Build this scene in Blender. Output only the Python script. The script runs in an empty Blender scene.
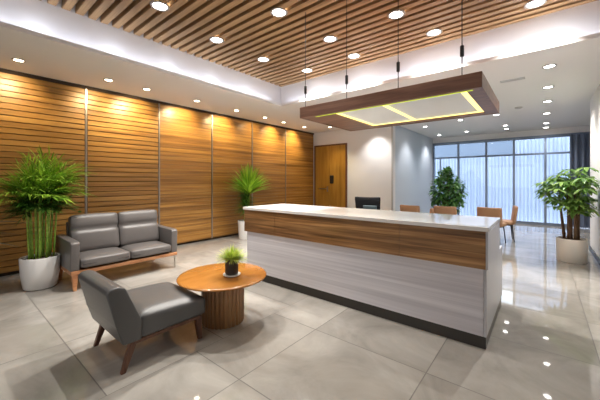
import bpy, bmesh, math, random
from mathutils import Vector, Matrix
random.seed(7)
sc = bpy.context.scene
col = sc.collection
PI = math.pi
H = 1.4

# ------------------------------------------------------------------ materials
def newmat(name):
    m = bpy.data.materials.new(name); m.use_nodes = True
    nt = m.node_tree; b = nt.nodes['Principled BSDF']
    return m, nt, b

def plain(name, c, rough=.5, metal=0., spec=.5, bump=0., bscale=60., emit=0., coat=0.):
    m, nt, b = newmat(name)
    b.inputs['Base Color'].default_value = (*c, 1); b.inputs['Roughness'].default_value = rough
    b.inputs['Metallic'].default_value = metal; b.inputs['Specular IOR Level'].default_value = spec
    b.inputs['Coat Weight'].default_value = coat
    if emit:
        b.inputs['Emission Color'].default_value = (*c, 1); b.inputs['Emission Strength'].default_value = emit
    if bump:
        tc = nt.nodes.new('ShaderNodeTexCoord'); n = nt.nodes.new('ShaderNodeTexNoise'); bp = nt.nodes.new('ShaderNodeBump')
        n.inputs['Scale'].default_value = bscale; n.inputs['Detail'].default_value = 4
        bp.inputs['Strength'].default_value = bump; bp.inputs['Distance'].default_value = .01
        nt.links.new(tc.outputs['Object'], n.inputs['Vector']); nt.links.new(n.outputs['Fac'], bp.inputs['Height'])
        nt.links.new(bp.outputs['Normal'], b.inputs['Normal'])
    return m

def emissive(name, c, s):
    m = bpy.data.materials.new(name); m.use_nodes = True; nt = m.node_tree; nt.nodes.clear()
    e = nt.nodes.new('ShaderNodeEmission'); o = nt.nodes.new('ShaderNodeOutputMaterial')
    e.inputs[0].default_value = (*c, 1); e.inputs[1].default_value = s
    nt.links.new(e.outputs[0], o.inputs[0]); return m

def wood(name, dark, mid, light, stretch=(14, .7, 14), rough=.35, fine=5., island=.25, coat=0., bump=.08):
    """grain runs along the axis with the smallest stretch value (object coordinates)"""
    m, nt, b = newmat(name); N = nt.nodes; L = nt.links
    tc = N.new('ShaderNodeTexCoord'); geo = N.new('ShaderNodeNewGeometry')
    mp = N.new('ShaderNodeMapping'); mp.inputs['Scale'].default_value = stretch
    off = N.new('ShaderNodeVectorMath'); off.operation = 'SCALE'; off.inputs[0].default_value = (7.3, 31.7, 11.9)
    add = N.new('ShaderNodeVectorMath'); add.operation = 'ADD'
    L.new(geo.outputs['Random Per Island'], off.inputs['Scale'])
    L.new(tc.outputs['Object'], mp.inputs['Vector']); L.new(mp.outputs[0], add.inputs[0]); L.new(off.outputs[0], add.inputs[1])
    n1 = N.new('ShaderNodeTexNoise'); n1.inputs['Scale'].default_value = 1.; n1.inputs['Detail'].default_value = 6; n1.inputs['Distortion'].default_value = .5
    n2 = N.new('ShaderNodeTexNoise'); n2.inputs['Scale'].default_value = fine; n2.inputs['Detail'].default_value = 3
    L.new(add.outputs[0], n1.inputs['Vector']); L.new(add.outputs[0], n2.inputs['Vector'])
    mix = N.new('ShaderNodeMath'); mix.operation = 'MULTIPLY_ADD'; mix.inputs[1].default_value = .35
    L.new(n2.outputs['Fac'], mix.inputs[0])
    sc1 = N.new('ShaderNodeMath'); sc1.operation = 'MULTIPLY'; sc1.inputs[1].default_value = .65
    L.new(n1.outputs['Fac'], sc1.inputs[0]); L.new(sc1.outputs[0], mix.inputs[2])
    r = N.new('ShaderNodeValToRGB'); e = r.color_ramp.elements
    e[0].position = .33; e[0].color = (*dark, 1); e[1].position = .68; e[1].color = (*light, 1)
    k = e.new(.5); k.color = (*mid, 1)
    L.new(mix.outputs[0], r.inputs[0])
    hv = N.new('ShaderNodeHueSaturation'); mr = N.new('ShaderNodeMapRange')
    mr.inputs['To Min'].default_value = 1 - island; mr.inputs['To Max'].default_value = 1 + island
    L.new(geo.outputs['Random Per Island'], mr.inputs['Value']); L.new(mr.outputs[0], hv.inputs['Value'])
    L.new(r.outputs[0], hv.inputs['Color']); L.new(hv.outputs[0], b.inputs['Base Color'])
    b.inputs['Roughness'].default_value = rough; b.inputs['Coat Weight'].default_value = coat
    bp = N.new('ShaderNodeBump'); bp.inputs['Strength'].default_value = bump; bp.inputs['Distance'].default_value = .01
    L.new(mix.outputs[0], bp.inputs['Height']); L.new(bp.outputs['Normal'], b.inputs['Normal'])
    return m

def leafmat(name, dark, light, rough=.4, trans=.25):
    m, nt, b = newmat(name); N = nt.nodes; L = nt.links
    geo = N.new('ShaderNodeNewGeometry'); r = N.new('ShaderNodeValToRGB'); e = r.color_ramp.elements
    e[0].color = (*dark, 1); e[1].color = (*light, 1)
    L.new(geo.outputs['Random Per Island'], r.inputs[0]); L.new(r.outputs[0], b.inputs['Base Color'])
    b.inputs['Roughness'].default_value = rough
    t = N.new('ShaderNodeBsdfTranslucent'); mx = N.new('ShaderNodeMixShader'); mx.inputs[0].default_value = trans
    L.new(r.outputs[0], t.inputs['Color']); L.new(b.outputs[0], mx.inputs[1]); L.new(t.outputs[0], mx.inputs[2])
    L.new(mx.outputs[0], N['Material Output'].inputs[0]); return m

def floormat():
    m, nt, b = newmat('porcelain_tiles'); N = nt.nodes; L = nt.links
    def mth(op, a, c=None, c2=None):
        n = N.new('ShaderNodeMath'); n.operation = op
        for i, v in enumerate((a, c, c2)):
            if v is None: continue
            if isinstance(v, (int, float)): n.inputs[i].default_value = v
            else: L.new(v, n.inputs[i])
        return n.outputs[0]
    tc = N.new('ShaderNodeTexCoord'); sp = N.new('ShaderNodeSeparateXYZ'); L.new(tc.outputs['Object'], sp.inputs[0])
    x, y = sp.outputs[0], sp.outputs[1]
    left = mth('LESS_THAN', x, -2.2)
    yy = mth('MULTIPLY_ADD', left, .65, y)
    ty = mth('DIVIDE', mth('SUBTRACT', yy, .44), .91)
    xl = mth('MULTIPLY_ADD', left, .54, x)
    tx = mth('SUBTRACT', xl, -1.66)
    def dist(t, size):
        return mth('MULTIPLY', mth('ABSOLUTE', mth('SUBTRACT', mth('FRACT', mth('ADD', t, .5)), .5)), size)
    d = mth('MINIMUM', dist(tx, 1.), dist(ty, .91))
    grout = mth('LESS_THAN', d, .0038)
    cell = N.new('ShaderNodeCombineXYZ'); L.new(mth('FLOOR', tx), cell.inputs[0]); L.new(mth('FLOOR', ty), cell.inputs[1])
    wn = N.new('ShaderNodeTexWhiteNoise'); L.new(cell.outputs[0], wn.inputs['Vector'])
    off = N.new('ShaderNodeVectorMath'); off.operation = 'MULTIPLY_ADD'
    L.new(wn.outputs['Color'], off.inputs[0]); off.inputs[1].default_value = (9, 9, 9); L.new(tc.outputs['Object'], off.inputs[2])
    n1 = N.new('ShaderNodeTexNoise'); n1.inputs['Scale'].default_value = 1.6; n1.inputs['Detail'].default_value = 8; n1.inputs['Roughness'].default_value = .62; n1.inputs['Distortion'].default_value = .7
    L.new(off.outputs[0], n1.inputs['Vector'])
    r = N.new('ShaderNodeValToRGB'); e = r.color_ramp.elements
    e[0].position = .3; e[0].color = (.25, .235, .213, 1); e[1].position = .72; e[1].color = (.43, .41, .375, 1)
    L.new(n1.outputs['Fac'], r.inputs[0])
    hv = N.new('ShaderNodeHueSaturation'); mr = N.new('ShaderNodeMapRange'); mr.inputs['To Min'].default_value = .88; mr.inputs['To Max'].default_value = 1.1
    L.new(wn.outputs['Value'], mr.inputs['Value']); L.new(mr.outputs[0], hv.inputs['Value']); L.new(r.outputs[0], hv.inputs['Color'])
    mx = N.new('ShaderNodeMix'); mx.data_type = 'RGBA'; L.new(grout, mx.inputs[0]); L.new(hv.outputs[0], mx.inputs[6]); mx.inputs[7].default_value = (.12, .11, .10, 1)
    L.new(mx.outputs[2], b.inputs['Base Color'])
    rr = N.new('ShaderNodeMapRange'); rr.inputs['To Min'].default_value = .015; rr.inputs['To Max'].default_value = .06
    L.new(n1.outputs['Fac'], rr.inputs['Value']); L.new(mth('MULTIPLY_ADD', grout, .5, rr.outputs[0]), b.inputs['Roughness'])
    b.inputs['Specular IOR Level'].default_value = .5
    return m

def streaked(name, c1, c2, stretch, rough=.3):
    m, nt, b = newmat(name); N = nt.nodes; L = nt.links
    tc = N.new('ShaderNodeTexCoord'); mp = N.new('ShaderNodeMapping'); mp.inputs['Scale'].default_value = stretch
    n = N.new('ShaderNodeTexNoise'); n.inputs['Scale'].default_value = 1; n.inputs['Detail'].default_value = 5
    L.new(tc.outputs['Object'], mp.inputs[0]); L.new(mp.outputs[0], n.inputs['Vector'])
    r = N.new('ShaderNodeValToRGB'); e = r.color_ramp.elements; e[0].position = .35; e[1].position = .65
    e[0].color = (*c1, 1); e[1].color = (*c2, 1); L.new(n.outputs['Fac'], r.inputs[0]); L.new(r.outputs[0], b.inputs['Base Color'])
    b.inputs['Roughness'].default_value = rough; return m

def glassmat():
    m = bpy.data.materials.new('window_glass'); m.use_nodes = True; nt = m.node_tree; N = nt.nodes; N.clear()
    t = N.new('ShaderNodeBsdfTransparent'); t.inputs[0].default_value = (.86, .92, .96, 1)
    g = N.new('ShaderNodeBsdfGlossy'); g.inputs['Roughness'].default_value = .02
    fr = N.new('ShaderNodeFresnel'); fr.inputs[0].default_value = 1.5; mx = N.new('ShaderNodeMixShader'); o = N.new('ShaderNodeOutputMaterial')
    L = nt.links; L.new(fr.outputs[0], mx.inputs[0]); L.new(t.outputs[0], mx.inputs[1]); L.new(g.outputs[0], mx.inputs[2]); L.new(mx.outputs[0], o.inputs[0])
    return m

def sheer(name, c, trans):
    m, nt, b = newmat(name); N = nt.nodes; L = nt.links
    b.inputs['Base Color'].default_value = (*c, 1); b.inputs['Roughness'].default_value = .8
    t = N.new('ShaderNodeBsdfTranslucent'); t.inputs[0].default_value = (*c, 1)
    tr = N.new('ShaderNodeBsdfTransparent')
    mx = N.new('ShaderNodeMixShader'); mx.inputs[0].default_value = trans; m2 = N.new('ShaderNodeMixShader'); m2.inputs[0].default_value = .06
    L.new(b.outputs[0], mx.inputs[1]); L.new(t.outputs[0], mx.inputs[2]); L.new(mx.outputs[0], m2.inputs[1]); L.new(tr.outputs[0], m2.inputs[2])
    L.new(m2.outputs[0], N['Material Output'].inputs[0]); return m

M = dict(
    floor=floormat(),
    ceil=plain('white_ceiling_paint', (.82, .81, .81), .85),
    fascia=plain('white_fascia_paint', (.80, .80, .83), .8),
    white=plain('white_wall_paint', (.80, .80, .81), .75, bump=.02),
    blue=plain('pale_blue_wall_paint', (.58, .645, .72), .45),
    backing=plain('dark_ceiling_backing', (.20, .11, .055), .8),
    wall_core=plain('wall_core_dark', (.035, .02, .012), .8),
    panelA=wood('golden_slat_wood', (.19, .088, .02), (.33, .162, .036), (.47, .26, .07), (5, .5, 9), .38, 4, .12),
    panelB=wood('golden_panel_wood', (.14, .06, .012), (.33, .156, .034), (.53, .28, .07), (3, .28, 14), .34, 4, .1),
    strip=plain('steel_divider', (.34, .31, .28), .32, .85),
    slat=wood('ceiling_oak', (.25, .14, .06), (.40, .25, .125), (.57, .385, .21), (.6, 12, 12), .5, 5, .2),
    walnut=wood('counter_walnut', (.06, .026, .009), (.22, .108, .038), (.44, .25, .10), (.55, 5, 13), .3, 4, .38, coat=.2),
    pend=wood('pendant_walnut', (.085, .04, .026), (.15, .072, .046), (.22, .115, .075), (.8, 10, 14), .4, 5, .1),
    tabletop=wood('honey_table_wood', (.27, .10, .016), (.38, .155, .03), (.47, .22, .055), (2, .6, 6), .22, 5, .05, coat=.4, bump=.03),
    flute=wood('fluted_walnut', (.19, .09, .035), (.31, .165, .07), (.43, .25, .12), (9, 9, .7), .4, 5, .1),
    legwood=wood('leg_walnut', (.075, .03, .018), (.13, .055, .03), (.19, .085, .048), (12, 12, 1), .4, 5, .1),
    legoak=wood('leg_oak', (.32, .13, .055), (.44, .20, .09), (.55, .28, .14), (12, 3, 12), .4, 5, .1),
    door=wood('door_wood', (.26, .13, .018), (.37, .19, .03), (.46, .26, .05), (6, 6, .5), .35, 4, .12),
    leather=plain('grey_leather', (.125, .115, .112), .36, bump=.12, bscale=90),
    leather2=plain('charcoal_leather', (.088, .09, .092), .36, bump=.12, bscale=90),
    seam=plain('dark_seam', (.03, .028, .027), .7),
    chrome=plain('brushed_metal', (.75, .72, .66), .25, 1.),
    slab=plain('white_quartz', (.82, .81, .80), .14, coat=.3, bump=.01),
    laminate=streaked('white_streaked_laminate', (.55, .54, .59), (.74, .73, .78), (.4, .4, 30), .3),
    endp=plain('white_end_panel', (.50, .51, .56), .28),
    plinth=plain('dark_bronze_plinth', (.055, .05, .045), .3, .5),
    diffuser=plain('acrylic_diffuser', (.62, .62, .61), .35, emit=.05),
    led=emissive('yellow_led', (1., .80, .28), 1.7),
    led2=emissive('lime_led', (.68, .82, .06), .95),
    lamp=emissive('downlight_glow', (1., .96, .9), 22.),
    lampwarm=emissive('downlight_glow_warm', (1., .86, .62), 22.),
    trim=plain('downlight_trim', (.45, .44, .43), .4, .4),
    black=plain('black_plastic', (.015, .015, .017), .35),
    blackmesh=plain('black_mesh_fabric', (.006, .006, .007), .8, spec=.15, bump=.2, bscale=200),
    teal=plain('dark_teal_fabric', (.02, .035, .042), .6),
    tan=plain('tan_leatherette', (.46, .26, .145), .5, bump=.05),
    darkmetal=plain('dark_grey_metal', (.05, .052, .06), .4, .6),
    frame=plain('blue_grey_aluminium', (.22, .27, .36), .4, .4),
    glass=glassmat(),
    sheer=sheer('sheer_voile', (.74, .79, .92), .62),
    drape=plain('blue_grey_drape', (.16, .20, .29), .8),
    pot=plain('white_glazed_pot', (.80, .80, .80), .25, bump=.02),
    potwarm=plain('warm_white_pot', (.82, .78, .72), .4),
    potdark=plain('charcoal_pot', (.035, .033, .032), .55),
    soil=plain('potting_soil', (.05, .03, .018), .95, bump=.8, bscale=40),
    palm=leafmat('palm_leaves', (.08, .24, .012), (.50, .76, .08)),
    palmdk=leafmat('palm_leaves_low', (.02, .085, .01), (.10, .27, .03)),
    cane=wood('green_canes', (.13, .27, .03), (.24, .42, .05), (.40, .55, .12), (3, 3, 14), .4, 2, .25),
    yucca=leafmat('yucca_leaves', (.12, .34, .02), (.58, .82, .09)),
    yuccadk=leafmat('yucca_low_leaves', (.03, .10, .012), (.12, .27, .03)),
    schef=leafmat('umbrella_leaves', (.07, .20, .035), (.38, .58, .15), .3),
    ficus=leafmat('ficus_leaves', (.03, .12, .03), (.18, .38, .09), .3),
    bark=wood('brown_bark', (.08, .045, .025), (.15, .085, .05), (.23, .14, .085), (9, 9, 2), .8, 4, .1, bump=.4),
    grass=leafmat('tuft_leaves', (.24, .36, .03), (.66, .74, .16)),
    brownleaf=leafmat('dark_glossy_leaves', (.10, .09, .06), (.42, .38, .30), .15, .05),
    outwall=plain('outside_render', (.17, .20, .25), .9),
    outfloor=plain('outside_paving', (.45, .48, .52), .9),
    vent=plain('vent_grey', (.47, .46, .46), .6),
)

# ------------------------------------------------------------------ helpers
def link(name, bm, mat, parent=None, smooth=False, angle=None):
    me = bpy.data.meshes.new(name)
    root = parent
    if root is not None:
        while root.parent is not None: root = root.parent
        if tuple(root.location) != (0., 0., 0.):
            bmesh.ops.translate(bm, verts=bm.verts, vec=-root.location)
    bmesh.ops.recalc_face_normals(bm, faces=bm.faces) if smooth != 'leaf' else None
    if smooth is True or angle:
        for f in bm.faces: f.smooth = True
    if angle:
        for e in bm.edges:
            if len(e.link_faces) == 2 and e.calc_face_angle(0) > math.radians(angle): e.smooth = False
    bm.to_mesh(me); bm.free()
    o = bpy.data.objects.new(name, me); col.objects.link(o)
    for m in (mat if isinstance(mat, (list, tuple)) else [mat]): me.materials.append(m)
    if parent is not None: o.parent = parent
    return o

def tag(o, label, cat, group=None, kind=None):
    o['label'] = label; o['category'] = cat
    if group: o['group'] = group
    if kind: o['kind'] = kind
    return o

def thing(name, label, cat, loc=(0, 0, 0), rz=0., group=None):
    o = bpy.data.objects.new(name, None); col.objects.link(o); o.empty_display_size = .1
    o.location = loc; o.rotation_euler = (0, 0, rz)
    return tag(o, label, cat, group)

def struct(name, label, loc=None):
    o = bpy.data.objects.new(name, None); col.objects.link(o); o['kind'] = 'structure'; o['label'] = label
    return o

def structmesh(name, bm, mat, label, **k):
    o = link(name, bm, mat, **k); o['kind'] = 'structure'; o['label'] = label; return o

def copy_tree(o, parent=None):
    c = o.copy(); col.objects.link(c)
    if parent is not None: c.parent = parent
    for ch in list(o.children): copy_tree(ch, c)
    return c

def box(bm, x0, x1, y0, y1, z0, z1, r=0., seg=2, mi=0):
    b = bmesh.new(); bmesh.ops.create_cube(b, size=1.)
    for v in b.verts: v.co = Vector(((x0+x1)/2 + v.co.x*(x1-x0), (y0+y1)/2 + v.co.y*(y1-y0), (z0+z1)/2 + v.co.z*(z1-z0)))
    if r: bmesh.ops.bevel(b, geom=list(b.edges), offset=r, segments=seg, profile=.5, affect='EDGES')
    merge(bm, b, mi); return bm

def merge(bm, b, mi=0):
    mp = {}
    for v in b.verts: mp[v] = bm.verts.new(v.co)
    for f in b.faces:
        try: nf = bm.faces.new([mp[v] for v in f.verts]); nf.material_index = mi; nf.smooth = f.smooth
        except ValueError: pass
    b.free()

def bx(*a, **k): return box(bmesh.new(), *a, **k)

def prism_x(prof, x0, x1, r=0., seg=3):
    """closed (y, z) profile pushed along x"""
    bm = bmesh.new()
    A = [bm.verts.new((x0, y, z)) for y, z in prof]; B = [bm.verts.new((x1, y, z)) for y, z in prof]
    n = len(prof)
    bm.faces.new(A); bm.faces.new(B[::-1])
    for i in range(n): bm.faces.new((A[i], B[i], B[(i+1) % n], A[(i+1) % n]))
    if r: bmesh.ops.bevel(bm, geom=list(bm.edges), offset=r, segments=seg, profile=.5, affect='EDGES', clamp_overlap=True)
    return bm

def prism_y(prof, y0, y1, r=0., seg=3):
    bm = prism_x(prof, y0, y1, r, seg)      # profile is (x, z): swap the axes
    for v in bm.verts: v.co = Vector((v.co.y, v.co.x, v.co.z))
    return bm

def lathe(bm, prof, cx, cy, n=48, mod=None):
    rings = []
    for r, z in prof:
        if r < 1e-6: rings.append([bm.verts.new((cx, cy, z))])
        else:
            ring = []
            for i in range(n):
                a = 2*PI*i/n; rr = r*(mod(a) if mod else 1)
                ring.append(bm.verts.new((cx + rr*math.cos(a), cy + rr*math.sin(a), z)))
            rings.append(ring)
    for A, B in zip(rings, rings[1:]):
        for i in range(n):
            a, b2 = A[i % len(A)], A[(i+1) % len(A)]; c, d = B[(i+1) % len(B)], B[i % len(B)]
            vs = []
            for v in (a, b2, c, d):
                if v not in vs: vs.append(v)
            if len(vs) > 2: bm.faces.new(vs)
    return bm

def tube(bm, pts, radii, n=8, cap=True):
    pts = [Vector(p) for p in pts]
    if isinstance(radii, (int, float)): radii = [radii]*len(pts)
    rings = []
    for i, p in enumerate(pts):
        t = (pts[min(i+1, len(pts)-1)] - pts[max(i-1, 0)]).normalized()
        u = t.cross(Vector((0, 1, 0)) if abs(t.y) < .9 else Vector((1, 0, 0))).normalized(); w = t.cross(u)
        rings.append([bm.verts.new(p + (u*math.cos(2*PI*k/n) + w*math.sin(2*PI*k/n))*radii[i]) for k in range(n)])
    for A, B in zip(rings, rings[1:]):
        for k in range(n): bm.faces.new((A[k], A[(k+1) % n], B[(k+1) % n], B[k]))
    if cap: bm.faces.new(rings[0]); bm.faces.new(rings[-1][::-1])
    return bm

def leg(top, bot, a, b, r=.004):
    """tapered square leg: half-widths a at the top, b at the bottom"""
    bm = bmesh.new(); T, B = Vector(top), Vector(bot)
    q = [(-1, -1), (1, -1), (1, 1), (-1, 1)]
    A = [bm.verts.new(T + Vector((i*a, j*a, 0))) for i, j in q]; C = [bm.verts.new(B + Vector((i*b, j*b, 0))) for i, j in q]
    bm.faces.new(A); bm.faces.new(C[::-1])
    for i in range(4): bm.faces.new((A[i], C[i], C[(i+1) % 4], A[(i+1) % 4]))
    bmesh.ops.bevel(bm, geom=list(bm.edges), offset=r, segments=2, profile=.5, affect='EDGES')
    return bm

def cushion(x0, x1, y0, y1, z0, z1, r=.03, cuts=8, fn=None):
    """soft block: rounded edges, then every vertex pushed by fn(u, v, w, co)"""
    bm = bmesh.new(); bmesh.ops.create_cube(bm, size=1.)
    bmesh.ops.subdivide_edges(bm, edges=list(bm.edges), cuts=cuts, use_grid_fill=True)
    sx, sy, sz = x1-x0, y1-y0, z1-z0; c = Vector(((x0+x1)/2, (y0+y1)/2, (z0+z1)/2))
    for v in bm.verts:
        u, w, t = v.co.x*2, v.co.y*2, v.co.z*2
        p = Vector((v.co.x*sx, v.co.y*sy, v.co.z*sz))
        h = Vector((sx/2-r, sy/2-r, sz/2-r))
        q = Vector([max(-h[i], min(h[i], p[i])) for i in range(3)])
        d = p - q
        # grid point pulled onto the rounded box
        if d.length > 1e-9: p = q + d.normalized()*r
        if fn: p = p + Vector(fn(u, w, t))
        v.co = c + p
    return bm

def blade(bm, base, d, length, width, droop=.5, segs=5, fold=.25, up=None, tip=1., widest=.35):
    """one leaf: a folded strip leaving `base` along d and bending down"""
    p = Vector(base); d = Vector(d).normalized(); st = length/segs; prev = None
    for i in range(segs+1):
        t = i/segs
        w = width*(math.sin(PI*min(1, (t+.06)/(2*widest)))if t < widest else max(0., 1-((t-widest)/(1-widest))**1.6))*.5
        side = d.cross(Vector((0, 0, 1)))
        if side.length < 1e-3: side = Vector((1, 0, 0))
        side.normalize(); nrm = side.cross(d).normalized()
        if i == segs: cur = [bm.verts.new(p)]
        else: cur = [bm.verts.new(p - side*w + nrm*w*fold), bm.verts.new(p), bm.verts.new(p + side*w + nrm*w*fold)]
        if prev:
            if len(cur) == 3:
                bm.faces.new((prev[0], prev[1], cur[1], cur[0])); bm.faces.new((prev[1], prev[2], cur[2], cur[1]))
            else:
                bm.faces.new((prev[0], prev[1], cur[0])); bm.faces.new((prev[1], prev[2], cur[0]))
        prev = cur
        d = (d + Vector((0, 0, -droop/segs))).normalized(); p = p + d*st

def rnd(a, b): return random.uniform(a, b)

# ------------------------------------------------------------------ camera
cam = bpy.data.objects.new('camera', bpy.data.cameras.new('camera')); col.objects.link(cam)
cam.location = (0, 0, H); cam.rotation_euler = (PI/2, 0, math.atan2(243, 297))
cam.data.sensor_width = 36; cam.data.lens = 36*297/600; cam.data.shift_y = -19/600; cam.data.clip_start = .05
sc.camera = cam

# ------------------------------------------------------------------ the room
CE = 3.04; XL = -6.1; YB = 8.2; XC = -3.31; YW = 12.2; XR = .74; YE = 8.4; XF = 2.4; Y0 = -3.0
structmesh('floor', bx(-6.4, 2.6, Y0-.2, YW+.1, -.12, 0), M['floor'], 'large glossy beige-grey porcelain floor tiles')
# lower ceiling with a rectangular hole for the slatted recess
HX0, HX1, HY0, HY1 = -4.44, .58, -2.4, 4.78
bm = bmesh.new()
box(bm, -6.4, HX0, Y0-.2, YW+.2, CE, CE+.05); box(bm, HX1, 2.6, Y0-.2, YW+.2, CE, CE+.05)
box(bm, HX0, HX1, HY1, YW+.2, CE, CE+.05); box(bm, HX0, HX1, Y0-.2, HY0, CE, CE+.05)
ceil = structmesh('ceiling', bm, M['ceil'], 'white lowered ceiling around the slatted recess')
FX0, FX1, FY0, FY1, SZ = HX0-.20, HX1+.20, HY0-.2, HY1+.20, 3.55
bm = bmesh.new()
box(bm, FX0-.05, FX0, FY0, FY1, CE+.05, SZ+.16); box(bm, FX1, FX1+.05, FY0, FY1, CE+.05, SZ+.16)
box(bm, FX0-.05, FX1+.05, FY1, FY1+.05, CE+.05, SZ+.16); box(bm, FX0-.05, FX1+.05, FY0-.05, FY0, CE+.05, SZ+.16)
link('recess_fascia', bm, M['fascia'], ceil)
link('recess_backing', bx(FX0-.05, FX1+.05, FY0-.05, FY1+.05, SZ+.16, SZ+.2), M['backing'], ceil)
# wooden slats running along the recess
pitch = .14; first = None; k = 0; y = FY1 - .035
while y > -.75:
    if first is None:
        first = link('ceiling_slat', bx(FX0, FX1, -.043, .043, SZ, SZ+.11, r=.003, seg=1), M['slat'], ceil); o = first
    else:
        o = first.copy(); col.objects.link(o)
    if k: 
        # every slat has grain of its own
        me = first.data.copy(); o.data = me
        sh = rnd(0, .02)
        for v in me.vertices: v.co.y += 0
    o.location = (0, y, 0); y -= pitch; k += 1

# left wall: dark core, wood panels and steel dividers
wl = structmesh('wall_left', bx(-6.35, XL-.05, Y0-.2, YB+.2, 0, CE), M['wall_core'], 'wall clad in golden horizontal wood slats')
ys = [-2.15, -.89, .37, 1.63, 2.89, 4.15, 5.41, 6.76, YB]
for i in range(len(ys)-1):
    a, b = ys[i]+.02, ys[i+1]-.02
    bm = bmesh.new()
    louvre = ys[i+1] < 4.0
    n = 33
    hh = (CE-.10)/n
    for j in range(n):
        z0 = .05 + j*hh
        if louvre:      # tilted louvre boards with open dark gaps
            bb = prism_y([(XL-.045, z0+.0045), (XL-.004, z0+.0045), (XL+.001, z0+.010), (XL-.002, z0+hh-.0045), (XL-.045, z0+hh-.0045)], a, b)
        else:
            bb = bx(XL-.045, XL, a, b, z0+.0012, z0+hh-.0012)
        merge(bm, bb)
    link('wood_panel', bm, M['panelA'] if louvre else M['panelB'], wl)
for yv in ys[1:-1]:
    link('divider_strip', bx(XL-.05, XL+.008, yv-.014, yv+.014, .04, CE-.04), M['strip'], wl)
structmesh('trim_1', bx(XL-.05, XL+.012, Y0, YB, CE-.05, CE), M['wall_core'], 'dark trim strip along the top of the wood wall')

# back wall with the double door, corridor wall, right wall, window wall, wall behind the camera
structmesh('wall_back', bx(-6.4, XC, YB, YB+.2, 0, CE), M['white'], 'white wall with the wooden double door')
structmesh('wall_corridor', bx(XC-.2, XC, YB+.2, YW+.2, 0, CE), M['blue'], 'pale blue-grey side wall leading to the windows')
structmesh('trim_2', bx(XC-.03, XC+.008, YB-.012, YB+.03, 0, CE), M['vent'], 'grey corner bead where white and blue walls meet')
structmesh('baseboard_corridor', bx(XC, XC+.015, YB+.2, YW, 0, .1), M['darkmetal'], 'dark baseboard of the blue wall')
structmesh('wall_right', bx(XR, XR+.2, Y0-.2, YE, 0, CE), M['white'], 'white wall beside the umbrella plant')
structmesh('baseboard_right', bx(XR-.015, XR, Y0, YE, 0, .09), M['darkmetal'], 'dark baseboard of the white right wall')
structmesh('wall_far', bx(XF, XF+.2, YE-.2, YW+.2, 0, CE), M['blue'], 'side wall past the right corner')
structmesh('wall_end', bx(XR+.2, XF+.2, YE-.2, YE, 0, CE), M['white'], 'return wall behind the right corner')
structmesh('wall_rear', bx(-6.4, XR+.2, Y0-.2, Y0, 0, CE), M['white'], 'white wall facing the wood wall lobby')

# door
dr = struct('door_1', 'golden wood double door with narrow dark frame')
D0, D1, DT, DS = -6.0, -4.83, 2.55, -5.42
bm = bmesh.new()
box(bm, D0-.05, D0, YB-.04, YB, 0, DT+.05); box(bm, D1, D1+.05, YB-.04, YB, 0, DT+.05); box(bm, D0, D1, YB-.04, YB, DT, DT+.05)
link('door_frame', bm, M['legwood'], dr)
link('door_leaf', bx(D0, DS-.006, YB-.03, YB-.002, .01, DT, r=.003), M['door'], dr)
lf = link('door_leaf', bx(DS+.006, D1, YB-.03, YB-.002, .01, DT, r=.003), M['door'], dr)
link('keypad_lock', bx(DS+.02, DS+.15, YB-.07, YB-.03, 1.32, 1.58, r=.012), M['black'], lf)
bm = bmesh.new(); box(bm, DS-.40, DS-.06, YB-.085, YB-.065, 1.13, 1.16, r=.006); box(bm, DS-.10, DS-.06, YB-.075, YB-.03, 1.05, 1.22, r=.006)
link('door_handle', bm, M['strip'], dr.children[1])

# windows: five tall glazed bays with a transom, frames of their own
bays = [-3.28, -2.42, -1.54, -.75, .06, .66]
ZT, ZH = 2.27, 2.80
structmesh('wall_window', bx(XC-.2, XF+.2, YW, YW+.12, ZH, CE), M['ceil'], 'header above the tall windows')
structmesh('trim_3', bx(XC, XF, YW-.05, YW+.08, ZH-.04, ZH+.05), M['frame'], 'dark lintel over the tall windows')
for i in range(5):
    a, b = bays[i], bays[i+1]
    w = struct('window_%d' % (i+1), 'tall bluish window bay with slim dark frame')
    bm = bmesh.new()
    box(bm, a-.03, a+.03, YW-.04, YW+.06, 0, ZH); 
    if i == 4: box(bm, b-.03, b+.03, YW-.04, YW+.06, 0, ZH)
    box(bm, a+.03, b-.03, YW-.03, YW+.05, ZT-.03, ZT+.03)
    box(bm, a+.03, b-.03, YW-.03, YW+.05, 0, .08)
    if i == 0: box(bm, a+.22, a+.26, YW-.03, YW+.05, .08, ZT)
    link('window_frame', bm, M['frame'], w)
    link('glass_pane', bx(a+.03, b-.03, YW+.012, YW+.018, .08, ZH-.03), M['glass'], w)
structmesh('wall_window.001', bx(1.25, XF, YW, YW+.12, 0, ZH), M['blue'], 'solid end of the window wall')
def pleats(a, b, y, z0, z1, amp, per, n=None):
    bm = bmesh.new(); n = n or int((b-a)/per*10); prev = None; ph = rnd(0, 6)
    for i in range(n+1):
        t = i/n; x = a + (b-a)*t
        yy = y + amp*math.sin(2*PI*x/per + ph) + amp*.25*math.sin(2*PI*x/(per*2.3)+ph*2)
        cur = (bm.verts.new((x, yy, z0)), bm.verts.new((x, yy, z1)))
        if prev: bm.faces.new((prev[0], cur[0], cur[1], prev[1]))
        prev = cur
    return bm
place = ['behind the dark bushy plant', 'between the bushy plant and the middle chairs', 'behind the tan chair at the counter end', 'beside the side-on tan chair', 'behind the umbrella plant']
for i in range(5):
    a, b = bays[i]+.02, bays[i+1]-.02
    top = ZT-.02 if i < 3 else ZH-.03
    o = link('sheer_curtain', pleats(a, b, YW+.2, .06, top, .024, .10), M['sheer'], smooth=True)
    tag(o, 'pale blue-white sheer curtain in the window bay ' + place[i], 'curtain', 'sheer curtains along the windows')
o = link('drape', pleats(.66, 1.28, YW-.12, .02, ZH, .045, .15), M['drape'], smooth=True)
tag(o, 'dark blue-grey drape bunched at the right end of the windows', 'curtain')
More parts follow.
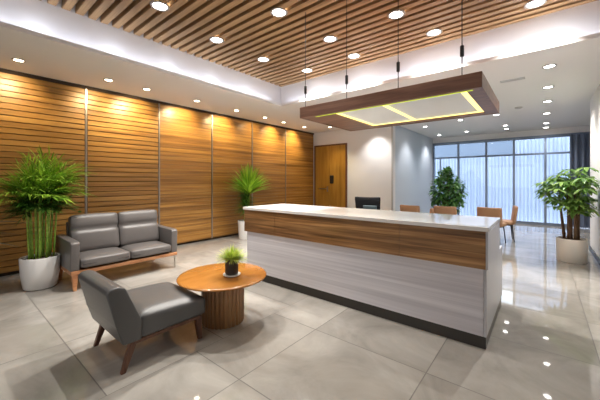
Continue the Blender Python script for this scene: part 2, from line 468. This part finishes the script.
# outside
structmesh('wall_outside', bx(-14, 10, 19, 19.3, -.2, 4.2), M['outwall'], 'pale wall across the courtyard outside')
structmesh('floor_outside', bx(-14, 10, YW+.35, 19, -.15, -.05), M['outfloor'], 'courtyard paving outside the windows')

# ------------------------------------------------------------------ lamps
def spot(loc, target, power, colr, size=100, blend=.8, radius=.04, parent=None):
    l = bpy.data.lights.new('spot', 'SPOT'); l.energy = power; l.color = colr; l.spot_size = math.radians(size); l.spot_blend = blend; l.shadow_soft_size = radius
    o = bpy.data.objects.new('spot_lamp', l); col.objects.link(o); o.location = loc
    o.rotation_euler = (Vector(target)-Vector(loc)).to_track_quat('-Z', 'Y').to_euler(); return o

def area(loc, target, power, colr, sx, sy):
    l = bpy.data.lights.new('area', 'AREA'); l.shape = 'RECTANGLE'; l.size = sx; l.size_y = sy; l.energy = power; l.color = colr
    o = bpy.data.objects.new('area_lamp', l); col.objects.link(o); o.location = loc
    o.rotation_euler = (Vector(target)-Vector(loc)).to_track_quat('-Z', 'Y').to_euler(); return o

proto = {}
def downlight(x, y, z, label, group, r=.055, warm=False):
    key = (r, warm)
    if key not in proto:
        t = thing('downlight', label, 'ceiling light', (0, 0, 0), 0, group)
        bm = lathe(bmesh.new(), [(r, .0), (r*1.35, 0), (r*1.35, -.008), (r*1.28, -.012), (r, -.010), (r, 0)], 0, 0, 24)
        link('trim_ring', bm, M['trim'], t, True)
        link('lens', lathe(bmesh.new(), [(0, -.006), (r*.7, -.0065), (r*.99, -.004), (r*.99, .0)], 0, 0, 24), M['lampwarm' if warm else 'lamp'], t, True)
        proto[key] = t
    else: t = copy_tree(proto[key])
    t.location = (x, y, z); tag(t, label, 'ceiling light', group); return t

ords = ['nearest the camera', 'second', 'third', 'fourth', 'fifth', 'sixth', 'seventh', 'eighth', 'ninth', 'tenth']
WARM = (1., .80, .46)
rowA = [(-5.5, .70), (-5.45, 1.76), (-5.47, 2.37), (-5.47, 3.36), (-5.5, 4.40), (-5.55, 5.36), (-5.6, 6.12), (-5.6, 7.05)]
nm = ['above the bamboo palm', 'above the left half of the sofa', 'above the right half of the sofa', 'past the sofa, fourth along the wall', 'above the yucca, fifth along the wall', 'sixth along the wood wall', 'seventh along the wood wall', 'last along the wood wall, near the door corner']
for (x, y), n_ in zip(rowA, nm):
    downlight(x, y, CE, 'recessed warm downlight washing the wood wall, ' + n_, 'downlights along the wood wall', .052, True)
    spot((x, y, CE-.03), (XL, y, 2.55), (40 if 5 < y < 5.6 else 100) if y > 2 else 60, WARM, 90, 1., .03)
downlight(-5.0, 7.55, CE, 'recessed downlight in front of the wooden double door', None, .052, True)
spot((-5.0, 7.55, CE-.03), (-5.0, 7.7, 0), 70, WARM, 95, .9)
rowB = [(-3.55, 1.69, 'nearest the camera on the left side'), (-3.75, 2.63, 'second along the left side'), (-3.73, 3.56, 'third along the left side of the recess'),
        (-3.46, 4.44, 'in the far left corner of the recess'), (-2.54, 2.69, 'upper middle, touching the photo top beside the first wire'), (-2.43, 3.67, 'in the middle, between the first two pendant wires'),
        (-2.45, 4.42, 'behind the second pendant wire'), (-1.43, 3.66, 'above the middle of the pendant panel'), (-1.19, 4.44, 'between the third and fourth pendant wires'), (-.07, 4.47, 'right of all the pendant wires near the top edge')]
for x, y, n_ in rowB:
    x *= 1.024; y *= 1.024
    downlight(x, y, SZ-.002, 'bright downlight in the slat ceiling, ' + n_, 'downlights in the slat ceiling', .082)
    spot((x, y, SZ-.04), (x, y, 0), 185, (1., .95, .88), 100, .6, .02)
for x, y in ((-3.5, .6), (-1.2, 2.2), (-2.4, -.2)):     # the rest of the grid, above the frame
    spot((x, y, SZ-.04), (x, y, 0), 45, (1., .93, .84), 115, .7, .035)
rowC = [(.07, 5.53), (.07, 6.75), (.07, 7.95), (.07, 9.35), (.07, 10.9), (.07, 11.8)]
for i, (x, y) in enumerate(rowC):
    downlight(x, y, CE, 'recessed downlight in the row near the right wall, ' + (ords[i] if i else 'nearest the camera'), 'downlights in the right ceiling row', .062)
    spot((x, y, CE-.03), (x, y, 0), 52, (1., .95, .9), 110, .8)
    if y > 6 and y < 9: spot((x, y, CE-.03), (XR, y+.1, 1.6), 60, (1., .94, .86), 95, .9)
rowD = [(-.9, 8.75, 'just past the right end of the pendant panel'), (-.86, 10.6, 'above the side-on chair, nearer of a close pair'), (-.88, 11.3, 'above the side-on chair, farther of a close pair'),
        (-1.72, 8.92, 'behind the far edge of the pendant panel'), (-1.95, 11.1, 'above the middle tan chairs near the windows'), (-2.75, 9.3, 'beside the pale blue wall, nearer the door corner'), (-2.85, 11.3, 'beside the pale blue wall, next to the windows')]
for x, y, n_ in rowD:
    downlight(x, y, CE, 'rear ceiling downlight ' + n_, 'downlights in the rear ceiling', .06)
    spot((x, y, CE-.03), (x - (.25 if x < -2.5 else 0), y, 0), 62, (1., .95, .92), 105, .8)
spot((-3.75, 7.75, CE-.03), (-3.75, 8.1, 1.2), 75, (1., .96, .91), 95, .9)
# cove light: small lamps on the ledge behind the recess lip
area((HX0-.05, 1.15, CE+.07), (HX0-.20, 1.15, CE+.26), 8, (.86, .90, 1.), 7.0, .05)
area((-1.93, HY1+.05, CE+.07), (-1.93, HY1+.20, CE+.26), 5, (.86, .90, 1.), 5.0, .05)
for y in (.75, 1.55, 2.35, 3.15, 3.95): spot((HX0-.06, y, CE+.08), (HX0-.2, y, CE+.2), 1.0, (.9, .93, 1.), 110, 1., .03)
for x in (-3.6, -2.6, -1.6, -.6, .2): spot((x, HY1+.06, CE+.08), (x, HY1+.2, CE+.2), 1.0, (.9, .93, 1.), 110, 1., .03)
# added cool fill lamp behind the camera
area((-2.6, Y0+.1, 1.7), (-2.6, 3, 1.0), 30, (.90, .94, 1.), 5.0, 2.0)
W = bpy.data.worlds.new('daylight'); sc.world = W; W.use_nodes = True
bgn = W.node_tree.nodes['Background']; bgn.inputs[0].default_value = (.84, .90, 1., 1); bgn.inputs[1].default_value = 3.9

# vents on the right ceiling
o = link('ceiling_vent', bx(-.55, -.22, 5.85, 5.97, CE-.006, CE, r=.002), M['vent']); tag(o, 'faint grey slot vent in the ceiling right of the pendant panel', 'vent')
o = link('smoke_detector', lathe(bmesh.new(), [(0, CE-.03), (.05, CE-.03), (.07, CE-.015), (.075, CE)], -.42, 8.2, 24), M['vent'], None, True); tag(o, 'small round grey detector on the ceiling past the pendant panel', 'smoke detector')

# ------------------------------------------------------------------ reception counter
CX0, CX1, CY0, CY1 = -3.36, -.36, 2.87, 3.68
rc = thing('reception_counter', 'long reception counter with walnut band, white top and streaked white front', 'reception counter', (-1.86, 3.27, 0))
link('plinth', bx(CX0+.02, CX1-.006, CY0+.012, 4.06, 0, .105, r=.003), M['plinth'], rc)
CYL = 4.08
link('front_panel', bx(CX0+.01, CX1-.022, CY0, CYL-.02, .105, .67, r=.003), M['laminate'], rc)
link('end_panel', bx(CX1-.02, CX1, CY0+.0005, CYL, .105, .665, r=.003), M['endp'], rc)
JX = -2.76
for a, b in ((CX0-.015, JX-.0025), (JX+.0025, -1.0815), (-1.0785, CX1-.004)):
    bm = bmesh.new(); zz = [.672, .735, .80, .87, .925, .985]
    for z0, z1 in zip(zz, zz[1:]): box(bm, a, b, CY0-.028, CY0+.2, z0, z1)
    link('wood_band', bm, M['walnut'], rc)
link('upper_end_panel', bx(CX1-.003, CX1+.014, CY0-.026, CY1, .672, .985, r=.002), M['endp'], rc)
link('counter_back', bx(CX0, CX1-.004, CY0+.201, CY1-.03, .67, .985), M['endp'], rc)
link('countertop', bx(CX0-.03, CX1+.02, CY0-.045, CY1+.0, .985, 1.022, r=.004), M['slab'], rc)

# ------------------------------------------------------------------ pendant panel
PX0, PX1, PY0, PY1, PZ0, PZ1 = -2.40, -.40, 2.93, 4.22, 2.20, 2.335
pl = thing('pendant_light', 'rectangular walnut pendant light panel with yellow strips hanging over the counter', 'pendant light', (-1.4, 3.57, PZ0))
IX0, IX1, IY0, IY1 = -1.95, -.53, 3.02, 4.10
bm = bmesh.new()
box(bm, PX0, PX1, PY0, PY0+.03, PZ0, PZ1, r=.002); box(bm, PX0, PX1, PY1-.03, PY1, PZ0, PZ1, r=.002)
box(bm, PX0, PX0+.03, PY0+.03, PY1-.03, PZ0, PZ1, r=.002); box(bm, PX1-.03, PX1, PY0+.03, PY1-.03, PZ0, PZ1, r=.002)
link('panel_frame', bm, M['pend'], pl)
bm = bmesh.new()
box(bm, PX0+.03, IX0, PY0+.03, PY1-.03, PZ0+.004, PZ0+.03); box(bm, IX1, PX1-.03, PY0+.03, PY1-.03, PZ0+.004, PZ0+.03)
box(bm, IX0, IX1, PY0+.03, IY0, PZ0+.004, PZ0+.03); box(bm, IX0, IX1, IY1, PY1-.03, PZ0+.004, PZ0+.03)
link('underside_board', bm, M['pend'], pl)
link('diffuser', bx(IX0, IX1, IY0, IY1, PZ0+.03, PZ0+.045), M['diffuser'], pl)
link('top_cover', bx(PX0+.03, PX1-.03, PY0+.03, PY1-.03, PZ1-.03, PZ1-.01), M['pend'], pl)
for a, b, c, d, m in ((IX0, IX0+.03, IY0, IY1, 'led'), (-1.355, -1.32, IY0, IY1, 'led'), (IX1-.06, IX1, IY0+.03, IY1, 'led'), (IX0+.03, IX1-.06, IY1-.018, IY1, 'led'), (-2.2, IX1+.05, IY0-.03, IY0-.012, 'led2')):
    link('light_strip', bx(a, b, c, d, PZ0+.001 if m == 'led2' else PZ0+.018, PZ0+.0035 if m == 'led2' else PZ0+.029), M[m], pl)
for x in (-2.34, -1.74, -1.14, -.56):
    w = link('suspension_wire', tube(bmesh.new(), [(x, PY0+.04, PZ1-.01), (x, PY0+.04, SZ+.02)], .0045, 6), M['black'], pl)
    link('wire_gripper', tube(bmesh.new(), [(x, PY0+.04, 2.51), (x, PY0+.04, 2.515), (x, PY0+.04, 2.605), (x, PY0+.04, 2.61)], [.012, .017, .017, .012], 12), M['black'], w)
area((-1.24, 3.56, PZ0-.01), (-1.24, 3.56, 0), 5, (1., .9, .62), 1.3, 1.0)

# ------------------------------------------------------------------ sofa
SX0, SX1, SY0, SY1 = -5.42, -4.58, 1.06, 2.47
sf = thing('sofa', 'grey leather two-seat sofa with wood base against the slatted wall', 'sofa', (-5.0, 1.76, 0))
def armprof():
    return [(SX0+.06, .25), (SX1-.015, .25), (SX1, .60), (SX1-.03, .625), (SX0+.12, .645), (SX0+.06, .63)]
for y0 in (SY0, SY1-.10):
    link('armrest', prism_y(armprof(), y0, y0+.10, .016, 3), M['leather'], sf, angle=50)
def crown(u, w, t): return (0, 0, .022*(1-u*u)*(1-w*w) if t > 0 else 0)
ym = (SY0+SY1)/2
for y0, y1 in ((SY0+.105, ym-.003), (ym+.003, SY1-.105)):
    s = link('seat_cushion', cushion(SX0+.34, SX1+.012, y0, y1, .275, .395, .03, 10, lambda u, w, t: (.012*(1-w*w)*(u > 0), 0, (.026*(1-u**4)*(1-w**4) if t > .0 else 0))), M['leather'], sf, True)
    # the welt along the front face
    bmw = tube(bmesh.new(), [(SX1+.018, y0+.02+(y1-y0-.04)*i/8, .325+.002*math.sin(i)) for i in range(9)], .0045, 6)
    link('welt', bmw, M['seam'], s)
    def backfn(u, w, t, lo=.0):
        # u: thickness, w: width, t: height; two puffs split by a stitched crease
        g = math.exp(-((t-.22)/.11)**2)
        puff = .03*(1-w**4)*(1-abs(t)**3)
        return ((puff - .048*g) if u > 0 else 0, 0, .012*(1-w**2)*(t > .5))
    bmb = cushion(0, .15, y0, y1, .0, .52, .035, 14, backfn)
    bmesh.ops.rotate(bmb, verts=bmb.verts, cent=(0, 0, 0), matrix=Matrix.Rotation(math.radians(-11), 3, 'Y'))
    bmesh.ops.translate(bmb, verts=bmb.verts, vec=(SX0+.32, 0, .385))
    link('back_cushion', bmb, M['leather'], sf, True)
bmb = bx(0, .06, SY0+.10, SY1-.10, 0, .55, r=.015)
bmesh.ops.rotate(bmb, verts=bmb.verts, cent=(0, 0, 0), matrix=Matrix.Rotation(math.radians(-9), 3, 'Y')); bmesh.ops.translate(bmb, verts=bmb.verts, vec=(SX0+.235, 0, .27))
link('back_frame', bmb, M['leather'], sf, angle=50)
link('base_rail', bx(SX0+.05, SX1-.005, SY0+.005, SY1-.005, .205, .252, r=.006), M['legoak'], sf)
for x, y, dy in ((SX1-.05, SY0+.05, -.0), (SX0+.12, SY0+.05, -.0), (SX0+.12, SY1-.05, .0)):
    link('leg', leg((x, y, .21), (x+(.02 if x > -5 else -.03), y, 0), .032, .018), M['legoak'], sf)
o = link('leg', leg((SX1-.03, SY1-.03, .21), (SX1-.03, SY1-.03, 0), .012, .010, .002), M['chrome'], sf); o['label'] = 'slim pale metal leg'

# ------------------------------------------------------------------ armchair
ac = thing('armchair', 'armless charcoal leather lounge chair with splayed walnut legs facing the coffee table', 'armchair', (-2.7, 1.15, 0))
A0, A1 = -2.99, -2.32
def arch(prof, x0, x1, r):
    bm = prism_x(prof, x0, x1, r, 4); return bm
link('backrest', arch([(.845, .215), (.80, .36), (.735, .615), (.755, .642), (.81, .65), (.86, .63), (.975, .36), (.975, .215)], A0, A1, .018), M['leather2'], ac, angle=40)
seat = link('seat', cushion(A0, A1, .955, 1.525, .215, .385, .035, 12, lambda u, w, t: (0, 0, (.03*(1-u**4)*(1-w**4) - .015*w if t > 0 else .0))), M['leather2'], ac, True)
link('seat_frame', bx(A0+.02, A1-.02, .90, 1.47, .19, .217, r=.004), M['legwood'], ac)
for x in (A0+.05, A1-.05):
    s = -1 if x < -2.7 else 1
    link('leg', leg((x, .93, .215), (x+.005*s, .855, 0), .025, .016), M['legwood'], ac)
    link('leg', leg((x, 1.46, .215), (x+.005*s, 1.48, 0), .028, .016), M['legwood'], ac)

# ------------------------------------------------------------------ coffee table
TX, TY, TZ = -2.50, 1.83, .46
ct = thing('coffee_table', 'round honey-wood coffee table on a fluted walnut drum base', 'coffee table', (TX, TY, 0))
R = .437
link('table_top', lathe(bmesh.new(), [(0, TZ), (R-.02, TZ), (R-.006, TZ-.003), (R, TZ-.010), (R-.002, TZ-.018), (R-.03, TZ-.032), (0, TZ-.034)], TX, TY, 96), M['tabletop'], ct, angle=40)
NF = 30
link('pedestal', lathe(bmesh.new(), [(0, 0), (.205, 0), (.21, .006), (.21, TZ-.034), (0, TZ-.034)], TX, TY, NF*8, lambda a: 1-.055*(1-abs(math.sin(a*NF/2)))**1.0), M['flute'], ct, angle=60)

# ------------------------------------------------------------------ small potted tuft
GX, GY = -2.40, 1.86
pg = thing('potted_grass', 'small bright green tuft in a ribbed charcoal pot on the coffee table', 'potted plant', (GX, GY, TZ))
link('saucer', lathe(bmesh.new(), [(0, TZ+.001), (.07, TZ+.001), (.086, TZ+.012), (.086, TZ+.018), (.07, TZ+.016), (0, TZ+.015)], GX, GY, 40), M['pot'], pg, True)
link('pot', lathe(bmesh.new(), [(0, TZ+.016), (.058, TZ+.016), (.064, TZ+.03), (.066, TZ+.165), (.06, TZ+.168), (.056, TZ+.155), (0, TZ+.155)], GX, GY, 96, lambda a: 1-.03*(.5+.5*math.cos(a*24))), M['potdark'], pg, angle=50)
bm = bmesh.new()
for i in range(520):
    a = rnd(0, 2*PI); e = rnd(.05, 1.35); d = Vector((math.cos(a)*math.cos(e), math.sin(a)*math.cos(e), math.sin(e)))
    blade(bm, (GX+d.x*.045, GY+d.y*.045, TZ+.155+rnd(0, .02)), d, rnd(.09, .155), rnd(.005, .009), rnd(.1, .6), 3)
link('foliage', bm, M['grass'], pg, 'leaf')

# ------------------------------------------------------------------ big bamboo palm
BX, BY = -5.14, .865
bp = thing('bamboo_palm', 'tall bushy green bamboo palm in white pot beside the sofa', 'potted plant', (BX, BY, 0))
def pot(px, py, prof, mat, parent, zsoil, rs, n=56):
    link('pot', lathe(bmesh.new(), prof, px, py, n), mat, parent, angle=50)
    link('soil', lathe(bmesh.new(), [(0, zsoil+.012), (rs*.6, zsoil+.008), (rs, zsoil), (rs, zsoil-.02)], px, py, 32), M['soil'], parent, True)
pot(BX, BY, [(0, 0), (.155, 0), (.175, .02), (.20, .2), (.21, .40), (.206, .41), (.19, .41), (.185, .39), (.18, .3), (0, .3)], M['pot'], bp, .38, .183)
tops = []
for i in range(15):
    a = i*2.4; rr = .03+.12*math.sqrt(i/15)
    bxp, byp = BX+rr*math.cos(a), BY+rr*math.sin(a)
    lean = .35; hgt = rnd(1.08, 1.40)
    tx, ty = bxp+(bxp-BX)*lean, byp+(byp-BY)*lean
    pts = [(bxp+(tx-bxp)*t, byp+(ty-byp)*t, .36+(hgt-.36)*t) for t in (0, .25, .5, .82, 1)]
    link('cane', tube(bmesh.new(), pts, [.0115, .011, .010, .009, .006], 8), M['cane'], bp, True)
    tops.append(Vector(pts[-1])); tops.append(Vector(pts[-2])+Vector((0, 0, .02)))
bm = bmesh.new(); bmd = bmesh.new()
def frond(b, base, d, length, n, ll, droop):
    p = Vector(base); d = Vector(d).normalized(); st = length/n
    for i in range(n):
        side = d.cross(Vector((0, 0, 1))); side = side.normalized() if side.length > .01 else Vector((1, 0, 0))
        if i > 1:
            l = ll*(1-.45*abs(i/n-.45))
            for s in (-1, 1):
                dd = d*rnd(.75, 1.1)+side*s*rnd(.5, .85)+Vector((0, 0, rnd(-.05, .3)))
                blade(b, p, dd, l*rnd(.85, 1.15), .0125, rnd(.2, .6), 4)
        d = (d+Vector((0, 0, -droop/n))).normalized(); p = p+d*st
    blade(b, p, d, ll, .014, .3, 4)
for i, t in enumerate(tops):
    hi = i % 2 == 0
    for k in range(14 if hi else 11):
        a = rnd(0, 2*PI); e = rnd(.3, 1.4) if hi else rnd(.1, .9)
        d = Vector((math.cos(a)*math.cos(e), math.sin(a)*math.cos(e), math.sin(e)))
        out = Vector((t.x-BX, t.y-BY, 0))*1.2
        dd = d+out
        if dd.x < 0 and t.x < BX-.1: dd.x *= .35
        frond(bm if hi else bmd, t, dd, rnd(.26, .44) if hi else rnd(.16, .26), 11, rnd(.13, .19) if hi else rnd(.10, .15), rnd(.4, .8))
for b in (bm, bmd):
    for v in b.verts:
        if v.co.x < XL+.03: v.co.x = XL+.03+(rnd(0, .03))
        if v.co.y > SY0-.06 and v.co.z < .95: v.co.z = .95+rnd(0, .04)
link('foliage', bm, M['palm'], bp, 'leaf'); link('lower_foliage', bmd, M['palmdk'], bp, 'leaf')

# dark glossy plant standing just past the left edge of the view
KX, KY = -4.96, .12
kp = thing('dark_leaved_plant', 'dark glossy long-leaved plant at the left edge beside the palm', 'potted plant', (KX, KY, 0))
pot(KX, KY, [(0, 0), (.13, 0), (.16, .3), (.16, .34), (.145, .34), (.14, .28), (0, .28)], M['potdark'], kp, .32, .142)
link('stem', tube(bmesh.new(), [(KX, KY, .3), (KX+.01, KY, .6), (KX, KY+.02, .95)], [.02, .017, .012], 8), M['bark'], kp, True)
bm = bmesh.new()
for z, a, l, e in ((1.0, 1.62, .60, .42), (.88, 1.5, .62, .32), (.78, 1.66, .58, .22), (.70, 1.5, .56, .12), (.95, 1.9, .56, .3), (1.0, 1.9, .5, .7), (.92, .3, .45, .5), (.9, 3.6, .45, .6), (.85, 4.4, .5, .6), (.95, 5.4, .5, .6)):
    blade(bm, (KX, KY, z), (math.cos(a)*math.cos(e), math.sin(a)*math.cos(e), math.sin(e)), l, .13, .6, 9, .12)
link('foliage', bm, M['brownleaf'], kp, 'leaf')

# ------------------------------------------------------------------ yucca by the wood wall
YX, YY = -5.58, 4.70
yp = thing('potted_yucca', 'slim yucca with fan of bright green blades in white pot past the sofa', 'potted plant', (YX, YY, 0))
pot(YX, YY, [(0, 0), (.12, 0), (.132, .02), (.157, .42), (.157, .45), (.142, .45), (.138, .41), (0, .36)], M['pot'], yp, .41, .128, 40)
for dx, dy, h in ((.09, .05, 1.14), (.06, .04, .95), (-.02, .03, .8)):
    link('stem', tube(bmesh.new(), [(YX+dx*.6, YY+dy*.6, .38), (YX+dx, YY+dy, .38+(h-.38)*.5), (YX+dx*1.2, YY+dy*1.2, h)], [.022, .02, .016], 10), M['cane'], yp, True)
bm = bmesh.new(); bmd = bmesh.new()
for i in range(420):
    a = rnd(0, 2*PI); e = rnd(.4, 1.5); d = Vector((math.cos(a)*math.cos(e), math.sin(a)*math.cos(e), math.sin(e)))
    blade(bm, (YX+.10, YY+.05, 1.14+rnd(-.08, .05)), d, rnd(.5, .72), rnd(.03, .044), rnd(.15, .6), 6)
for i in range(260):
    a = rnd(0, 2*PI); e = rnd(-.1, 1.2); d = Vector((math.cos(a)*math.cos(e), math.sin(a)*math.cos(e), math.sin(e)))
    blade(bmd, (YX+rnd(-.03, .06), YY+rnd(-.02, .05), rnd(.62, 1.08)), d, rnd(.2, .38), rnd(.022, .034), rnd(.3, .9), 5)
for b in (bm, bmd):
    for v in b.verts:
        if v.co.x < XL+.02: v.co.x = XL+.02+rnd(0, .02)
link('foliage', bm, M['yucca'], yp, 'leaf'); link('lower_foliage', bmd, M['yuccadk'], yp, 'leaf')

# ------------------------------------------------------------------ umbrella plant at the right wall
UX, UY = .385, 7.02
up = thing('umbrella_plant', 'bushy umbrella plant in round white pot against the right wall', 'potted plant', (UX, UY, 0))
pot(UX, UY, [(0, 0), (.19, 0), (.20, .01), (.206, .39), (.202, .40), (.19, .40), (.185, .38), (0, .32)], M['potwarm'], up, .375, .188)
tips = []
for i, (a, l) in enumerate(((.3, .10), (1.6, .12), (2.9, .16), (4.3, .12), (5.3, .08))):
    bxp, byp = UX+.09*math.cos(a), UY+.09*math.sin(a); tx, ty = UX+l*math.cos(a), UY+l*math.sin(a)
    tx = min(tx, XR-.2)
    link('trunk', tube(bmesh.new(), [(bxp, byp, .36), (bxp*.6+tx*.4, byp*.6+ty*.4+.02, .65), (tx, ty, .98+.05*i), (tx*1.0, ty, 1.2+.04*i)], [.026, .022, .017, .008], 9), M['bark'], up, True)
bm = bmesh.new(); bs = bmesh.new()
cnt = 0
while cnt < 100:
    u = Vector((rnd(-1, 1), rnd(-1, 1), rnd(-.8, 1)))
    if not .35 < u.length < 1: continue
    c = Vector((UX-.01+u.x*.46, UY+u.y*.42, 1.19+u.z*.42))
    if c.x > XR-.12: continue
    cnt += 1
    org = Vector((UX+u.x*.12, UY+u.y*.12, 1.0+u.z*.15))
    tube(bs, [org, (org+c)/2+Vector((0, 0, .05)), c], [.006, .005, .003], 5, False)
    out = Vector((u.x, u.y, .25)).normalized()
    n = random.choice((6, 7, 8))
    for k in range(n):
        a = 2*PI*k/n+rnd(-.15, .15)
        d = Vector((math.cos(a), math.sin(a), rnd(-.25, .15)))+out*.25
        blade(bm, c, d, rnd(.14, .23), rnd(.045, .06), rnd(.4, 1.2), 5, .2, widest=.5)
# long shoots near the top, leaning along the wall
for c, d in ((Vector((.55, 6.85, 1.63)), (.3, -.9, .1)), (Vector((.5, 6.6, 1.45)), (.2, -1, 0)), (Vector((.52, 6.55, 1.28)), (.2, -1, -.1))):
    tube(bs, [Vector((UX, UY, 1.1)), (Vector((UX, UY, 1.2))+c)/2+Vector((0, 0, .06)), c], [.007, .006, .003], 5, False)
    for k in range(8):
        a = 2*PI*k/8; blade(bm, c, Vector((math.cos(a), math.sin(a), rnd(-.1, .1))), rnd(.19, .25), .06, .7, 5, .2, widest=.5)
for b in (bm, bs):
    for v in b.verts:
        if v.co.x > XR-.025: v.co.x = XR-.025-rnd(0, .02)
link('foliage', bm, M['schef'], up, 'leaf'); link('leaf_stalks', bs, M['cane'], up, True)

# ------------------------------------------------------------------ dark bushy plant by the windows
FX, FY = -2.36, 10.3
fp = thing('potted_ficus', 'dense dark green bushy plant in front of the windows', 'potted plant', (FX, FY, 0))
pot(FX, FY, [(0, 0), (.19, 0), (.2, .02), (.23, .38), (.23, .4), (.21, .4), (.2, .35), (0, .33)], M['potdark'], fp, .37, .205)
link('trunk', tube(bmesh.new(), [(FX, FY, .35), (FX+.02, FY, .7), (FX-.01, FY+.02, 1.1)], [.035, .03, .018], 9), M['bark'], fp, True)
bm = bmesh.new(); bs = bmesh.new()
cnt = 0
while cnt < 230:
    u = Vector((rnd(-1, 1), rnd(-1, 1), rnd(-1, 1)))
    if not .4 < u.length < 1: continue
    cnt += 1
    wd = .46*(1-.25*max(0, u.z))
    c = Vector((FX+u.x*wd, FY+u.y*wd, 1.05+u.z*.68))
    org = Vector((FX, FY, max(.55, min(1.15, c.z-.15)))); tube(bs, [org, c], [.006, .003], 5, False)
    for k in range(7):
        d = Vector((rnd(-1, 1), rnd(-1, 1), rnd(-.5, .7)))+u*.8
        blade(bm, c+Vector((rnd(-.06, .06), rnd(-.06, .06), rnd(-.06, .06))), d, rnd(.14, .22), rnd(.055, .08), rnd(.5, 1.), 4, .2, widest=.45)
link('foliage', bm, M['ficus'], fp, 'leaf'); link('branches', bs, M['bark'], fp, True)

# ------------------------------------------------------------------ tan chairs behind the counter
def make_chair():
    t = thing('tan_chair', '', 'chair')
    link('seat', cushion(-.235, .235, -.20, .19, .39, .47, .03, 8, lambda u, w, s: (0, 0, .012*(1-u*u)*(1-w*w) if s > 0 else 0)), M['tan'], t, True)
    bm = cushion(-.245, .245, -.03, .03, 0, .40, .022, 10, lambda u, w, s: (0, -.03*(1-u*u), 0))
    bmesh.ops.rotate(bm, verts=bm.verts, cent=(0, 0, 0), matrix=Matrix.Rotation(math.radians(7), 3, 'X'))
    bmesh.ops.translate(bm, verts=bm.verts, vec=(0, -.18, .42)); link('backrest', bm, M['tan'], t, True)
    link('seat_frame', bx(-.19, .19, -.17, .15, .372, .392, r=.004), M['darkmetal'], t)
    for i, j in ((-1, -1), (1, -1), (1, 1), (-1, 1)):
        link('leg', tube(bmesh.new(), [(i*.17, j*.145-.01, .385), (i*.20, j*.185-.01, 0)], [.014, .009], 8), M['darkmetal'], t, True)
    return t
ch = [(-2.47, 7.46, -.12, 'tan upholstered chair seen from behind, nearest the black office chair'),
      (-1.73, 7.66, -.10, 'tan upholstered chair seen from behind, in front of the dark bushy plant'),
      (-.88, 7.96, -.20, 'tan upholstered chair with its back to the counter, nearest the counter end'),
      (-.73, 8.52, 1.72, 'tan upholstered chair standing side-on past the counter end, all legs visible'),
      (-2.36, 8.35, 1.2, 'low tan chair mostly hidden, peeking out between two chair backs by the bushy plant')]
for i, (x, y, rz, lab) in enumerate(ch):
    if i == 0: c0 = make_chair(); c = c0
    else: c = copy_tree(c0)
    c.location = (x, y, 0); c.rotation_euler = (0, 0, rz); c.scale = (1, 1, .85 if i == 4 else 1); tag(c, lab, 'chair', 'tan chairs behind the counter')

# ------------------------------------------------------------------ black office chair
oc = thing('office_chair', 'black mesh office chair behind the reception counter', 'office chair')
link('seat', cushion(-.24, .24, -.24, .24, .46, .54, .03, 8, lambda u, w, s: (0, 0, .015*(1-u*u)*(1-w*w) if s > 0 else 0)), M['black'], oc, True)
bm = cushion(-.215, .215, -.02, .02, 0, .52, .018, 10, lambda u, w, s: (.018*u*s, -.04*(1-u*u), 0))
bmesh.ops.rotate(bm, verts=bm.verts, cent=(0, 0, 0), matrix=Matrix.Rotation(math.radians(7), 3, 'X')); bmesh.ops.translate(bm, verts=bm.verts, vec=(0, -.22, .60))
link('backrest', bm, M['blackmesh'], oc, True)
bm = cushion(-.09, .15, -.016, .016, 0, .17, .012, 6); bmesh.ops.rotate(bm, verts=bm.verts, cent=(0, 0, 0), matrix=Matrix.Rotation(math.radians(7), 3, 'X')); bmesh.ops.translate(bm, verts=bm.verts, vec=(.02, -.31, .80))
o = link('lumbar_pad', bm, M['teal'], oc, True); o['label'] = 'dark teal lumbar pad'
bm = bmesh.new(); box(bm, -.04, .04, -.27, -.23, .5, .7, r=.008); link('back_bracket', bm, M['black'], oc)
link('gas_column', tube(bmesh.new(), [(0, 0, .09), (0, 0, .47)], .028, 14), M['darkmetal'], oc, True)
for k in range(5):
    a = 2*PI*k/5; g = link('base_arm', tube(bmesh.new(), [(0, 0, .11), (.28*math.cos(a), .28*math.sin(a), .075)], [.028, .018], 8), M['black'], oc, True)
    x, y = .28*math.cos(a), .28*math.sin(a)
    link('caster', tube(bmesh.new(), [(x-.02*math.sin(a), y+.02*math.cos(a), .03), (x+.02*math.sin(a), y-.02*math.cos(a), .03)], .03, 14), M['black'], g, True)
for s in (-1, 1):
    bm = bmesh.new(); tube(bm, [(s*.24, .02, .5), (s*.29, .02, .56), (s*.29, .02, .70)], .014, 8); box(bm, s*.29-.035, s*.29+.035, -.12, .15, .70, .725, r=.008)
    link('armrest', bm, M['black'], oc)
oc.location = (-2.50, 5.15, 0); oc.rotation_euler = (0, 0, .25)

# ------------------------------------------------------------------ picture settings
sc.view_settings.view_transform = 'Standard'; sc.view_settings.look = 'None'
sc.view_settings.exposure = .27
sc.cycles.use_denoising = True
sc.cycles.max_bounces = 10; sc.cycles.diffuse_bounces = 5; sc.cycles.sample_clamp_indirect = 6.; sc.cycles.blur_glossy = .5
sc.cycles.caustics_reflective = False; sc.cycles.caustics_refractive = False
